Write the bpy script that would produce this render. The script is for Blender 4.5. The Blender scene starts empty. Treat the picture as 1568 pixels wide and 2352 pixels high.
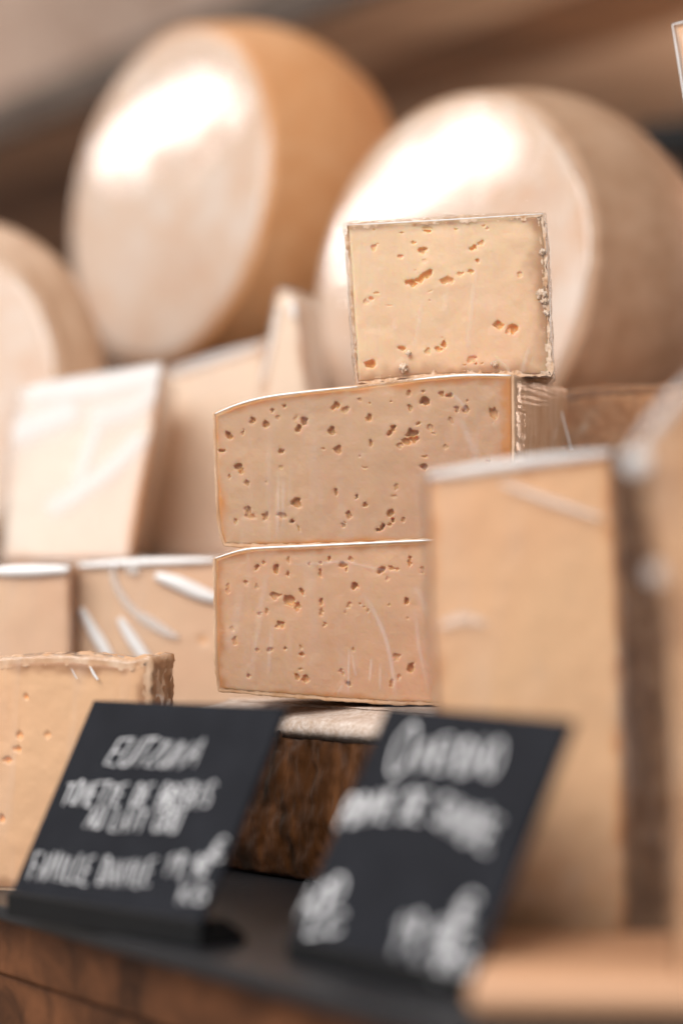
import bpy, math, random
import numpy as np
from mathutils import Vector, Matrix, noise as mnoise
random.seed(7)
rng = np.random.default_rng(7)
S = bpy.context.scene
COL = S.collection

# ------------------------------------------------------------------ camera
LENS, FSTOP, FOCUS = 85.0, 2.2, 1.192
FPX = LENS / 36.0 * 2352            # focal length in pixels of a 1568x2352 frame
PITCH = math.atan((1350 - 1176) / FPX)
cam = bpy.data.cameras.new('camera')
cam.sensor_fit = 'VERTICAL'; cam.sensor_height = 36; cam.sensor_width = 24
cam.lens = LENS; cam.clip_start = 0.05; cam.clip_end = 60
cam.dof.use_dof = True; cam.dof.focus_distance = FOCUS; cam.dof.aperture_fstop = FSTOP
camo = bpy.data.objects.new('camera', cam)
camo.rotation_euler = (math.pi / 2 + PITCH, 0, 0)
COL.objects.link(camo); S.camera = camo

# ------------------------------------------------------------------ world + lamps
W = bpy.data.worlds.new('World'); S.world = W; W.use_nodes = True
bg = W.node_tree.nodes['Background']
bg.inputs[0].default_value = (1.0, 0.965, 0.93, 1); bg.inputs[1].default_value = 0.38

def area(name, center, target, xdir, sx, sy, radiance, color=(1, 1, 1)):
    L = bpy.data.lights.new(name, 'AREA'); L.shape = 'RECTANGLE'; L.size = sx; L.size_y = sy
    L.energy = radiance * math.pi * sx * sy; L.color = color
    o = bpy.data.objects.new(name, L)
    z = (Vector(center) - Vector(target)).normalized()
    x = Vector(xdir).normalized(); z = (z - x * z.dot(x)).normalized(); y = z.cross(x)      # the long side keeps its direction
    m = Matrix((x, y, z)).transposed().to_4x4(); m.translation = Vector(center)
    o.matrix_world = m; COL.objects.link(o); return o
# two linear shop lamps on the left, a big window on the left, soft ceiling light above/behind
area('strip_lamp', (-1.42, 2.18, .75), (-.12, 1.75, .33), (.78, -.62, 0), .46, .055, 28, (1, .97, .94))
area('strip_lamp', (-1.61, 1.57, .75), (.05, 1.5, .26), (.94, -.34, 0), .80, .09, 28, (1, .97, .94))
area('window_light', (-1.9, .75, .35), (0, 1.4, .1), (0, 1, 0), 1.1, 1.0, 2.3, (.97, .98, 1))
area('ceiling_light', (-.5, 1.9, 1.75), (0, 1.3, 0), (1, 0, 0), 1.0, 1.0, 4.5, (1, .96, .92))

area('front_fill', (-.95, -.45, 1.4), (0, 1.3, 0), (1, 0, 0), 1.7, 1.5, 9.2, (1, .975, .95))  # unseen fill lamp, added to brighten the sides facing the camera
area('front_fill', (1.15, .0, .45), (.1, 1.2, -.05), (.6, -.8, 0), .9, .7, 8.0, (1, .96, .92))  # unseen low fill, added to lift the right-hand and lower faces
area('shelf_fill', (1.0, 1.95, .30), (.35, 2.55, .60), (1, 0, 0), .5, .4, 75.0, (1, .95, .9))  # unseen lamp added to brighten the planks under the shelf
area('far_wall_fill', (-2.7, 4.0, 1.75), (-1.7, 5.2, .9), (1, 0, 0), .6, .5, 80, (1, .95, .9))  # unseen lamp added to lighten the far wall, strongest at the left
S.view_settings.view_transform = 'Standard'; S.view_settings.look = 'None'
S.view_settings.exposure = 0.0; S.view_settings.gamma = 1.0; S.view_settings.use_curve_mapping = False
S.render.engine = 'CYCLES'
S.cycles.use_denoising = True
S.cycles.caustics_reflective = False; S.cycles.caustics_refractive = False
S.cycles.transparent_max_bounces = 24; S.cycles.max_bounces = 10
S.cycles.sample_clamp_indirect = 6

# ------------------------------------------------------------------ projection helpers
CP, SP = math.cos(PITCH), math.sin(PITCH)
def rays(q):
    q = np.asarray(q, float)
    x = (q[..., 0] - 784) / FPX; z = (1176 - q[..., 1]) / FPX
    Y = CP - z * SP; Z = SP + z * CP
    return np.stack([x / Y, np.ones_like(x), Z / Y], -1)
def at(px, py, Y): return rays((px, py)) * Y
def hit(q, P0, n):
    d = rays(q); return d * ((P0 @ n) / (d @ n))[..., None]
TRAY_Z = -0.145
def on_tray(px, py):
    d = rays((px, py)); return d * (TRAY_Z / d[2])
U = np.array([-math.sin(math.radians(32.1)), math.cos(math.radians(32.1)), 0])   # along the counter, away from us
N = np.array([math.cos(math.radians(32.1)), math.sin(math.radians(32.1)), 0])    # into the counter

# ------------------------------------------------------------------ object helpers
def tag(o, label=None, cat=None, group=None, kind=None):
    if label: o['label'] = label
    if cat: o['category'] = cat
    if group: o['group'] = group
    if kind: o['kind'] = kind
    return o
def empty(name, loc, label, cat, group=None):
    o = bpy.data.objects.new(name, None); o.location = Vector(loc); o.empty_display_size = .02
    COL.objects.link(o); return tag(o, label, cat, group)
def mesh(name, v, f, mat, parent=None, smooth=True, attrs=None):
    v = np.asarray(v, float)
    if parent is not None: v = v - np.array(parent.location)
    me = bpy.data.meshes.new(name); me.from_pydata(v.tolist(), [], [tuple(int(i) for i in t) for t in f]); me.update()
    if attrs:
        for k, a in attrs.items():
            at_ = me.attributes.new(k, 'FLOAT', 'POINT'); at_.data.foreach_set('value', np.asarray(a, np.float32))
    me.materials.append(mat)
    if smooth: me.polygons.foreach_set('use_smooth', [True] * len(me.polygons))
    o = bpy.data.objects.new(name, me); COL.objects.link(o)
    if parent is not None: o.parent = parent
    return o
def fix_normals(o):
    import bmesh
    b = bmesh.new(); b.from_mesh(o.data); bmesh.ops.recalc_face_normals(b, faces=b.faces[:]); b.to_mesh(o.data); b.free()
    return o
def bevel(o, w, seg=2):
    m = o.modifiers.new('bevel', 'BEVEL'); m.width = w; m.segments = seg; m.limit_method = 'ANGLE'; return o
def hexa(c8):
    return c8, [(0, 1, 2, 3), (7, 6, 5, 4), (0, 4, 5, 1), (1, 5, 6, 2), (2, 6, 7, 3), (3, 7, 4, 0)]
def box_uv(name, o, a, b, c, mat, parent=None, bev=0):
    """box from corner o along the three vectors a, b, c"""
    o, a, b, c = map(np.asarray, (o, a, b, c))
    v, f = hexa([o, o + a, o + a + b, o + b, o + c, o + a + c, o + a + b + c, o + b + c])
    ob = fix_normals(mesh(name, v, f, mat, parent, smooth=False))
    if bev: bevel(ob, bev)
    return ob
def tube(pts, r, seg=8, flat=None, nrm=None):
    """tube through 3D pts; flat = radius along nrm (for flattened strokes); r may be a list"""
    pts = [np.asarray(p, float) for p in pts]; n = len(pts)
    rr = r if hasattr(r, '__len__') else [r] * n
    V, Fc = [], []
    for i, p in enumerate(pts):
        t = pts[min(i + 1, n - 1)] - pts[max(i - 1, 0)]; t = t / (np.linalg.norm(t) + 1e-12)
        up = nrm if nrm is not None else np.array([0.3, -.9, .2])
        a = np.cross(t, up); a /= np.linalg.norm(a) + 1e-12; b = np.cross(a, t)
        for k in range(seg):
            w = 2 * math.pi * k / seg
            V.append(p + a * math.cos(w) * rr[i] + b * math.sin(w) * (flat if flat else rr[i]))
    for i in range(n - 1):
        for k in range(seg):
            k2 = (k + 1) % seg
            Fc.append((i * seg + k, i * seg + k2, (i + 1) * seg + k2, (i + 1) * seg + k))
    Fc.append(tuple(range(seg))[::-1]); Fc.append(tuple((n - 1) * seg + k for k in range(seg)))
    return V, Fc
def merge(parts):
    V, Fc = [], []
    for v, f in parts:
        o = len(V); V += list(v); Fc += [tuple(i + o for i in t) for t in f]
    return V, Fc
def catmull(P, k=8):
    P = [np.asarray(p, float) for p in P]
    if len(P) < 3: return [P[0] + (P[-1] - P[0]) * i / k for i in range(k + 1)]
    out = []
    for i in range(len(P) - 1):
        p0, p1, p2, p3 = P[max(i - 1, 0)], P[i], P[i + 1], P[min(i + 2, len(P) - 1)]
        for j in range(k):
            t = j / k
            out.append(.5 * (2 * p1 + (p2 - p0) * t + (2 * p0 - 5 * p1 + 4 * p2 - p3) * t * t + (3 * p1 - p0 - 3 * p2 + p3) * t ** 3))
    out.append(P[-1]); return out

# ------------------------------------------------------------------ materials
class NT:
    def __init__(s, name):
        s.m = bpy.data.materials.new(name); s.m.use_nodes = True; s.t = s.m.node_tree; s.t.nodes.clear()
        s.out = s.t.nodes.new('ShaderNodeOutputMaterial')
    def n(s, typ, **kw):
        x = s.t.nodes.new('ShaderNode' + typ)
        for k, v in kw.items():
            if k.startswith('i_'): x.inputs[k[2:].replace('_', ' ')].default_value = v
            else: setattr(x, k, v)
        return x
    def l(s, a, b): s.t.links.new(a, b)
    def coord(s, scale=(1, 1, 1), rot=(0, 0, 0)):
        c = s.n('TexCoord'); m = s.n('Mapping'); m.inputs['Scale'].default_value = scale; m.inputs['Rotation'].default_value = rot
        s.l(c.outputs['Object'], m.inputs['Vector']); return m.outputs['Vector']
    def noise(s, vec, scale, detail=4, rough=.55, dist=0):
        x = s.n('TexNoise', i_Scale=scale, i_Detail=detail, i_Roughness=rough, i_Distortion=dist); s.l(vec, x.inputs['Vector']); return x.outputs['Fac']
    def ramp(s, fac, stops):
        r = s.n('ValToRGB'); e = r.color_ramp.elements
        while len(e) < len(stops): e.new(.5)
        for q, (p, c) in zip(e, stops): q.position = p; q.color = (*c, 1) if len(c) == 3 else c
        s.l(fac, r.inputs['Fac']); return r.outputs['Color']
    def mix(s, fac, a, b, blend='MIX'):
        x = s.n('Mix', data_type='RGBA', blend_type=blend)
        for v, k in ((fac, 0), (a, 6), (b, 7)):
            if hasattr(v, 'links'): s.l(v, x.inputs[k])
            else: x.inputs[k].default_value = v if not isinstance(v, tuple) else ((*v, 1) if len(v) == 3 else v)
        return x.outputs[2]
    def bump(s, h, strength, dist=.001):
        b = s.n('Bump'); b.inputs['Strength'].default_value = strength; b.inputs['Distance'].default_value = dist; s.l(h, b.inputs['Height']); return b.outputs['Normal']
    def done(s, sh): s.l(sh, s.out.inputs['Surface']); return s.m

def g(v): return ((v, v, v))
def paste_mat(name, col, edge, sss=.0, rough=.42, mottle=.5, spots=None):
    t = NT(name); v = t.coord()
    a = t.noise(v, 28, 5); b = t.noise(v, 130, 3)
    c0 = tuple(x * .93 for x in col); c1 = tuple(min(1, x * 1.06) for x in col)
    c = t.ramp(a, [(.3, c0), (.7, c1)])
    lo = t.n('MapRange'); t.l(t.noise(v, 11, 2), lo.inputs['Value']); lo.inputs['From Min'].default_value = .4; lo.inputs['From Max'].default_value = .65; lo.inputs['To Max'].default_value = .8
    c = t.mix(lo.outputs['Result'], c, (col[0] * .96, col[1] * .86, col[2] * .84))
    c = t.mix(.12, c, t.ramp(b, [(.35, tuple(x * .8 for x in col)), (.65, col)]))
    at_ = t.n('Attribute', attribute_name='edge')
    nz = t.noise(v, 60, 4)
    ad = t.n('Math', operation='MULTIPLY_ADD'); t.l(nz, ad.inputs[0]); ad.inputs[1].default_value = .5; ad.inputs[2].default_value = -.25
    ad2 = t.n('Math', operation='ADD', use_clamp=True); t.l(at_.outputs['Fac'], ad2.inputs[0]); t.l(ad.outputs[0], ad2.inputs[1])
    fac = t.n('Math', operation='MULTIPLY', use_clamp=True); t.l(ad2.outputs[0], fac.inputs[0]); t.l(at_.outputs['Fac'], fac.inputs[1])
    fc2 = t.n('Math', operation='MULTIPLY', use_clamp=True); t.l(fac.outputs[0], fc2.inputs[0]); fc2.inputs[1].default_value = .9
    c = t.mix(fc2.outputs[0], c, edge)
    ey = t.n('Attribute', attribute_name='eye_glow'); em = t.n('Math', operation='MULTIPLY'); t.l(ey.outputs['Fac'], em.inputs[0]); em.inputs[1].default_value = .9  # orange glow of light scattered inside the holes, painted into the colour
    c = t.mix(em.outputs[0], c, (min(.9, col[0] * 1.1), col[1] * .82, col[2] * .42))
    p = t.n('BsdfPrincipled'); t.l(c, p.inputs['Base Color']); p.inputs['Roughness'].default_value = rough; p.inputs['Specular IOR Level'].default_value = .25
    if sss:
        p.inputs['Subsurface Weight'].default_value = sss; p.inputs['Subsurface Radius'].default_value = (1, .42, .16); p.inputs['Subsurface Scale'].default_value = .005
    t.l(t.bump(t.mix(.5, a, t.noise(v, 420, 3)), .12, .0008), p.inputs['Normal'])
    return t.done(p.outputs[0])
def rind_mat(name, stops, scale=45, rough=.7, bumpd=.0016, stretch=(1, 1, 1), detail=8, fine=.35):
    t = NT(name); v = t.coord(stretch)
    a = t.noise(v, scale, detail, .68 if detail > 5 else .5, .4); b = t.noise(v, scale * 4, 5, .6)
    c = t.ramp(a, stops)
    c = t.mix(fine, c, t.ramp(b, [(.35, stops[0][1]), (.6, stops[min(2, len(stops) - 1)][1])]))
    p = t.n('BsdfPrincipled'); t.l(c, p.inputs['Base Color']); p.inputs['Roughness'].default_value = rough; p.inputs['Specular IOR Level'].default_value = .2
    t.l(t.bump(t.mix(.5, a, b), .8, bumpd), p.inputs['Normal'])
    return t.done(p.outputs[0])
def film_mat(name, haze=.05, rough=.07, wr=.35, wscale=(60, 60, 9), boost=1.0, veil=.07):
    """clear cling film: see-through, mirror-like at its creases, a touch of milky haze"""
    t = NT(name); v = t.coord(wscale)
    n1 = t.noise(v, 1.0, 3, .5, .8); n2 = t.noise(t.coord((9, 9, 9)), 1.0, 2)
    nrm = t.bump(t.mix(.6, n1, n2), wr, .004)
    gl = t.n('BsdfGlossy'); gl.inputs['Roughness'].default_value = rough; t.l(nrm, gl.inputs['Normal'])
    tr = t.n('BsdfTransparent'); tr.inputs[0].default_value = (.985, .985, .98, 1)
    df = t.n('BsdfDiffuse'); df.inputs[0].default_value = (.85, .85, .85, 1); t.l(nrm, df.inputs['Normal'])
    fr = t.n('Fresnel'); t.l(nrm, fr.inputs['Normal'])
    ge = t.n('NewGeometry'); io = t.n('Math', operation='MULTIPLY_ADD'); t.l(ge.outputs['Backfacing'], io.inputs[0]); io.inputs[1].default_value = 1 / 1.45 - 1.45; io.inputs[2].default_value = 1.45
    t.l(io.outputs[0], fr.inputs['IOR'])       # a thin sheet mirrors the same from both sides
    fm = t.n('Math', operation='MULTIPLY', use_clamp=True); t.l(fr.outputs[0], fm.inputs[0]); fm.inputs[1].default_value = boost
    cr = t.n('Attribute', attribute_name='crease_glare')
    hz = t.n('Math', operation='MULTIPLY_ADD', use_clamp=True); t.l(cr.outputs['Fac'], hz.inputs[0]); hz.inputs[1].default_value = .45
    vm = t.n('MapRange'); t.l(t.noise(t.coord((wscale[0] * 1.6, wscale[1] * 1.6, wscale[2] * .9)), 1.0, 3, .5, 1.2), vm.inputs['Value'])
    for k_, q_ in (('From Min', .52), ('From Max', .75), ('To Min', haze), ('To Max', haze + veil)): vm.inputs[k_].default_value = q_
    t.l(vm.outputs['Result'], hz.inputs[2])
    m1 = t.n('MixShader'); t.l(hz.outputs[0], m1.inputs[0]); t.l(tr.outputs[0], m1.inputs[1]); t.l(df.outputs[0], m1.inputs[2])
    m2 = t.n('MixShader'); t.l(fm.outputs[0], m2.inputs[0]); t.l(m1.outputs[0], m2.inputs[1]); t.l(gl.outputs[0], m2.inputs[2])
    return t.done(m2.outputs[0])
def crease_mat(name, op=.6):
    t = NT(name)
    tr = t.n('BsdfTransparent'); p = t.n('BsdfPrincipled'); p.inputs['Base Color'].default_value = (.92, .92, .92, 1); p.inputs['Roughness'].default_value = .12
    p.inputs['Specular IOR Level'].default_value = .9
    m = t.n('MixShader'); m.inputs[0].default_value = op; t.l(tr.outputs[0], m.inputs[1]); t.l(p.outputs[0], m.inputs[2]); return t.done(m.outputs[0])
def wood_mat(name, c0, c1, rot, rough=.5, scale=1.0, planks=None, spec=.5):
    """grain along local X after rot about Z"""
    t = NT(name); v = t.coord((3 * scale, 45 * scale, 45 * scale), (0, 0, rot))
    a = t.noise(v, 1.0, 6, .6, .6); b = t.noise(t.coord((1.2 * scale, 9 * scale, 9 * scale), (0, 0, rot)), 1.0, 3)
    c = t.ramp(t.mix(.5, a, b), [(.36, c0), (.62, c1)])
    p = t.n('BsdfPrincipled'); t.l(c, p.inputs['Base Color']); p.inputs['Roughness'].default_value = rough; p.inputs['Specular IOR Level'].default_value = spec
    t.l(t.bump(a, .4, .0015), p.inputs['Normal']); return t.done(p.outputs[0])
def plain_mat(name, col, rough=.5, bump=0, bscale=200, var=.12, spec=.5):
    t = NT(name); v = t.coord(); a = t.noise(v, bscale, 4); b = t.noise(v, bscale * .08, 3)
    c = t.ramp(b, [(.3, tuple(x * (1 - var) for x in col)), (.7, tuple(x * (1 + var) for x in col))])
    p = t.n('BsdfPrincipled'); t.l(c, p.inputs['Base Color']); p.inputs['Roughness'].default_value = rough; p.inputs['Specular IOR Level'].default_value = spec
    if bump: t.l(t.bump(a, bump, .0006), p.inputs['Normal'])
    return t.done(p.outputs[0])

ROTU = -math.atan2(U[1], U[0])
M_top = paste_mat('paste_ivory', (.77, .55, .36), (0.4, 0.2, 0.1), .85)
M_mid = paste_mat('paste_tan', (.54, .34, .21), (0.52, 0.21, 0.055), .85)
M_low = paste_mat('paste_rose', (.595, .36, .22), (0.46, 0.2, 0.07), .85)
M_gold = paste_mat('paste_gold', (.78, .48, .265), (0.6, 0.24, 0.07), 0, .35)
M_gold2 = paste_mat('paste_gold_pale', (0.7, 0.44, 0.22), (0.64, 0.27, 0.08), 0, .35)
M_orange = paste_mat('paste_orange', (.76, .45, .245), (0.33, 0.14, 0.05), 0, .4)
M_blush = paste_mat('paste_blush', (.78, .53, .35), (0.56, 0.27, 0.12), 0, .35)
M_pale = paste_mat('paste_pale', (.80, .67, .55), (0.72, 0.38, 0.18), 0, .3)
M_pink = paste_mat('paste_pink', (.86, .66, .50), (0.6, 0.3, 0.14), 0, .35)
R_crust = rind_mat('rind_crust', [(.3, (.38, .17, .065)), (.45, (.64, .37, .20)), (.56, (.80, .60, .45))], 110, .75, .002)
R_crumb = rind_mat('rind_crumb', [(.3, (.58, .34, .19)), (.5, (.74, .54, .39)), (.6, (.86, .73, .62))], 260, .75, .002)
R_tan = rind_mat('rind_tan', [(.3, (.44, .21, .085)), (.5, (.62, .37, .21)), (.7, (.74, .56, .42))], 30, .6, .0012, (1, 1, .35))
R_dark = rind_mat('rind_dark', [(.34, (.008, .004, .0015)), (.5, (.055, .020, .006)), (.62, (.14, .055, .02)), (.74, (.36, .24, .17))], 40, .38, .0009, (1, 1, .45), 4, .15)
R_mottled = rind_mat('rind_mottled', [(.3, (.22, .10, .04)), (.46, (.56, .26, .11)), (.6, (.64, .36, .19)), (.72, (.72, .62, .52))], 55, .7, .002)
R_brown = rind_mat('rind_brown', [(.3, (.10, .042, .016)), (.5, (.24, .11, .048)), (.7, (.42, .24, .13))], 26, .7, .0015)
R_orange = rind_mat('rind_orange', [(.3, (.30, .13, .055)), (.5, (.54, .28, .13)), (.7, (.68, .42, .24))], 22, .55, .0012)
R_wheel = rind_mat('rind_wheel', [(.3, (.48, .215, .085)), (.5, (.54, .27, .12)), (.7, (.58, .325, .17))], 16, .45, .001)
R_wheel2 = rind_mat('rind_wheel_pale', [(.3, (.34, .20, .12)), (.5, (.41, .26, .165)), (.7, (.48, .325, .225))], 16, .45, .001)
F_clear = film_mat('cling_film', .02, .06, .30, boost=.75)
F_soft = film_mat('cling_film_soft', .04, .14, .35, (40, 40, 12), 1.1)
F_face = film_mat('cling_film_taut', .07, .08, .30, (16, 16, 16), 1.2)
C_white = crease_mat('film_fold_glare', .95)  # film folds coloured white to carry the glare of the wrap
C_line = crease_mat('film_edge', .2)
C_mid = crease_mat('film_fold_glare_soft', .55)
C_faint = crease_mat('film_fold_glare_faint', .3)

# ------------------------------------------------------------------ generic cut piece of cheese
def resample(P, n):
    P = np.asarray(P, float); d = np.r_[0, np.cumsum(np.linalg.norm(np.diff(P, axis=0), axis=1))]
    t = np.linspace(0, d[-1], n); return np.stack([np.interp(t, d, P[:, k]) for k in range(2)], -1)
def coons(top, right, bottom, left, nx, ny):
    T, B = resample(top, nx), resample(bottom, nx); Lf, R = resample(left, ny), resample(right, ny)
    s = np.linspace(0, 1, nx)[None, :, None]; t = np.linspace(0, 1, ny)[:, None, None]
    return ((1 - t) * T[None] + t * B[None] + (1 - s) * Lf[:, None] + s * R[:, None]
            - ((1 - s) * (1 - t) * T[0] + s * (1 - t) * T[-1] + (1 - s) * t * B[0] + s * t * B[-1]))
def grid_faces(ny, nx, off=0):
    return [(off + j * nx + i, off + (j + 1) * nx + i, off + (j + 1) * nx + i + 1, off + j * nx + i + 1) for j in range(ny - 1) for i in range(nx - 1)]
def loop_idx(ny, nx):
    return ([i for i in range(nx)] + [j * nx + nx - 1 for j in range(1, ny)] +
            [(ny - 1) * nx + i for i in range(nx - 2, -1, -1)] + [j * nx for j in range(ny - 2, 0, -1)])
def vnoise(P, sc, seed=0.0, octv=3):
    return np.array([mnoise.fractal(Vector((p[0] * sc + seed, p[1] * sc - seed, p[2] * sc + 2 * seed)), 1.0, 2.0, octv) for p in P])
def fastnoise(x, y, sc, seed):
    """smooth 2-D value noise on arrays, about -1..1"""
    r = np.random.default_rng(seed); G = r.uniform(-1, 1, (64, 64))
    u, v = x * sc, y * sc; i, j = np.floor(u).astype(int), np.floor(v).astype(int); a, b = u - i, v - j
    a, b = a * a * (3 - 2 * a), b * b * (3 - 2 * b); i %= 64; j %= 64; i2, j2 = (i + 1) % 64, (j + 1) % 64
    return (G[j, i] * (1 - a) + G[j, i2] * a) * (1 - b) + (G[j2, i] * (1 - a) + G[j2, i2] * a) * b
def ss(x): x = np.clip(x, 0, 1); return x * x * (3 - 2 * x)

def piece(label, top, right, bottom, left, D, yaw, ext, mp, mr, nx=40, ny=40, holes=(), rt=.0016, rnd=.0012, name='cheese_piece',
          cat='cheese', group=None, film=None, crumb=.0006, edge_w=.006, tilt=0, ridges=(), ridge_h=.5, seed=1, grow=.0022, folds=(), taper=1.0, waves=0.0, sides=(1, 1, 1, 1), eside=(1, 1, 1, 1), lip_in=None, side_edge=0):
    a = math.radians(yaw); e = math.radians(tilt)
    n = np.array([-math.sin(a) * math.cos(e), -math.cos(a) * math.cos(e), math.sin(e)])       # front face normal
    allp = np.array(list(top) + list(bottom), float)
    P0 = at(allp[:, 0].mean(), allp[:, 1].mean(), D)
    Q = coons(top, right, bottom, left, nx, ny)
    P = hit(Q, P0, n)
    mm = D / FPX                                           # metres per frame pixel here
    ext = np.asarray(ext, float)
    root_loc = np.array([P[-1, :, 0].mean() + ext[0] * .5, P[-1, :, 1].mean() + ext[1] * .5, P[-1, :, 2].min()])
    root = empty(name, root_loc, label, cat, group)
    # distance to border (metres), irregular
    ii, jj = np.meshgrid(np.arange(nx), np.arange(ny))
    def dist_to(edge): return np.linalg.norm(P - edge, axis=-1)
    dl = dist_to(P[:, :1]); dr = dist_to(P[:, -1:]); dt = dist_to(P[:1]); db = dist_to(P[-1:])
    d = np.minimum(np.minimum(dl, dr), np.minimum(dt, db))
    de = np.minimum(np.minimum(dl / eside[3], dr / eside[1]), np.minimum(dt / eside[0], db / eside[2]))
    h = np.zeros((ny, nx)); eye_glow = np.zeros((ny, nx))
    x, y = Q[..., 0], Q[..., 1]
    for hx, hy, rx, ry, ang, dep in holes:
        R = max(rx, ry) * 2.6
        msk = (abs(x - hx) < R) & (abs(y - hy) < R)
        if not msk.any(): continue
        c, s = math.cos(math.radians(ang)), math.sin(math.radians(ang))
        wob = min(rx, ry)
        sd = int(abs(hx * 13 + hy * 7)) % 9973
        xx, yy = x[msk], y[msk]
        wx = xx - hx + wob * .5 * fastnoise(xx, yy, 1.0 / (wob * .9 + 1), sd); wy = yy - hy + wob * .5 * fastnoise(xx, yy, 1.0 / (wob * .9 + 1), sd + 5)
        p = (wx * c + wy * s) / rx; q = (-wx * s + wy * c) / ry
        r = np.sqrt(p * p + q * q)
        depth = min(dep * (wob * 1.6 + 1.5) * mm, .0065)
        prof = ss((1.05 - r) / .36) * (1 - .25 * np.clip(r, 0, 1) ** 2) * depth
        eye_glow[msk] = np.maximum(eye_glow[msk], ss((1.06 - r) / .35) * min(1, dep))
        lip = .00016 * dep * np.exp(-(np.maximum(r - .9, 0) / .55) ** 2)
        h[msk] = np.maximum(h[msk], prof + lip)
    dd = np.clip(d, 0, rnd)
    h += rnd - np.sqrt(np.maximum(rnd ** 2 - (rnd - dd) ** 2, 0))
    h += .00026 * fastnoise(x, y, 1 / 34., seed) + .00008 * fastnoise(x, y, 1 / 13., seed + 1) + .00003 * fastnoise(x, y, 1 / 5., seed + 3) + waves * fastnoise(x, y, 1 / 60., seed + 8)
    V = (P - h[..., None] * n).reshape(-1, 3)
    lp = loop_idx(ny, nx); m = len(lp)
    dd2 = de + .003 * fastnoise(x, y, 1 / 55., seed + 11) + .0012 * fastnoise(x, y, 1 / 15., seed + 12)
    edge = ss(1 - dd2 / edge_w).reshape(-1)
    faces = grid_faces(ny, nx)
    base = P.reshape(-1, 3)[lp]; cen = base.mean(0)
    # outward direction in the face plane
    tang = np.roll(base, -1, 0) - np.roll(base, 1, 0); tang /= np.linalg.norm(tang, axis=1)[:, None] + 1e-12
    out = np.cross(tang, n); out /= np.linalg.norm(out, axis=1)[:, None] + 1e-12
    if ((base - cen) * out).sum() < 0: out = -out
    K = 6; rings = []
    VV = [V]; EE = [edge]; YY = [eye_glow.reshape(-1), np.zeros(m * 6)]; prev = lp; off = len(V)
    for k in range(1, K + 1):
        f = k / K
        sc = 1 + (taper - 1) * f
        ring = cen + (base - cen) * sc + ext * f
        VV.append(ring); EE.append(np.ones(m) * (1 if mr is not None else side_edge))
        cur = list(range(off, off + m)); off += m
        faces += [(prev[i], prev[(i + 1) % m], cur[(i + 1) % m], cur[i]) for i in range(m)]
        prev = cur
    faces.append(tuple(prev))
    ob = fix_normals(mesh('paste', np.vstack(VV), faces, mp, root, True, {'edge': np.concatenate(EE), 'eye_glow': np.concatenate(YY)}))
    side = np.array([sides[0]] * nx + [sides[1]] * (ny - 1) + [sides[2]] * (nx - 1) + [sides[3]] * (ny - 2), float)[:m]
    # rind: shell round the sides with a crumbly front lip
    if mr is not None:
        K = 14; pos = [-.02, .0, .02] + list(np.linspace(.06, 1.004, K))
        L = np.linalg.norm(ext); RV, RF = [], []
        lipn = vnoise(base, 340, seed, 4) ; 
        RV.append(base - out * (side * (lip_in or rt * .55) * (1 + .9 * lipn) + (1 - side) * .0006)[:, None] - n * ((1 - side) * .0012)[:, None] - n * (.0 * 1) + n * (.00035 + crumb * .6 * np.clip(lipn, -.3, 1))[:, None] - n * rnd * .35)
        for k, f in enumerate(pos):
            f0 = max(f, .0); sc = 1 + (taper - 1) * f0
            B = cen + (base - cen) * sc + ext * f0
            nz = vnoise(B, 150, seed + 3)
            t_ = rt * (.75 + .25 * (k > 0)) + crumb * nz
            if k == 0: B = base - n * (rnd * .3) ; t_ = min(rt * .45, .0008) + crumb * nz
            if k == 0: t_ = t_ * side + .0003 * (1 - side)
            RV.append(B + out * t_[:, None])
        for k in range(len(RV) - 1):
            RF += [(k * m + i, k * m + (i + 1) % m, (k + 1) * m + (i + 1) % m, (k + 1) * m + i) for i in range(m)]
        RF.append(tuple((len(RV) - 1) * m + i for i in range(m)))
        fix_normals(mesh('rind', np.vstack(RV), RF, mr, root))
    # film
    if film is not None:
        cr = np.zeros((ny, nx)); fh = np.zeros((ny, nx))
        for pts, wid, amp in ridges:
            if ridge_h: wid, amp = wid * 1.7, amp * 1.0
            C = np.array(catmull(pts, 10))
            best = np.full((ny, nx), 1e9); al = np.zeros((ny, nx)); nC = len(C) - 1
            for kk, (aa, bb) in enumerate(zip(C[:-1], C[1:])):
                ab = bb - aa; tt = np.clip(((x - aa[0]) * ab[0] + (y - aa[1]) * ab[1]) / (ab @ ab + 1e-9), 0, 1)
                dq = np.hypot(x - aa[0] - tt * ab[0], y - aa[1] - tt * ab[1]); al = np.where(dq < best, (kk + tt) / nC, al); best = np.minimum(best, dq)
            e_ = np.exp(-(best / wid) ** 2) * (np.sin(np.pi * np.clip(al, 0, 1)) ** .8 if ridge_h else 1); cr = np.maximum(cr, e_ * amp); fh += e_ * amp * wid * mm * ridge_h
        fh += .0003 * fastnoise(x, y, 1 / 45., seed + 21) + .00004 * fastnoise(x * 2, y * .5, 1 / 12., seed + 22)
        FP = (cen + (P - cen) * (1 + 2 * grow / np.linalg.norm(P[0, -1] - P[-1, 0]) * 1.4) + n * (.0011 + rnd * .2 + np.maximum(fh, -.0004))[..., None]).reshape(-1, 3)
        FF = grid_faces(ny, nx); fb = FP[lp]; prev = lp; off = len(FP); FV = [FP]; CR = [cr.reshape(-1)]
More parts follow.
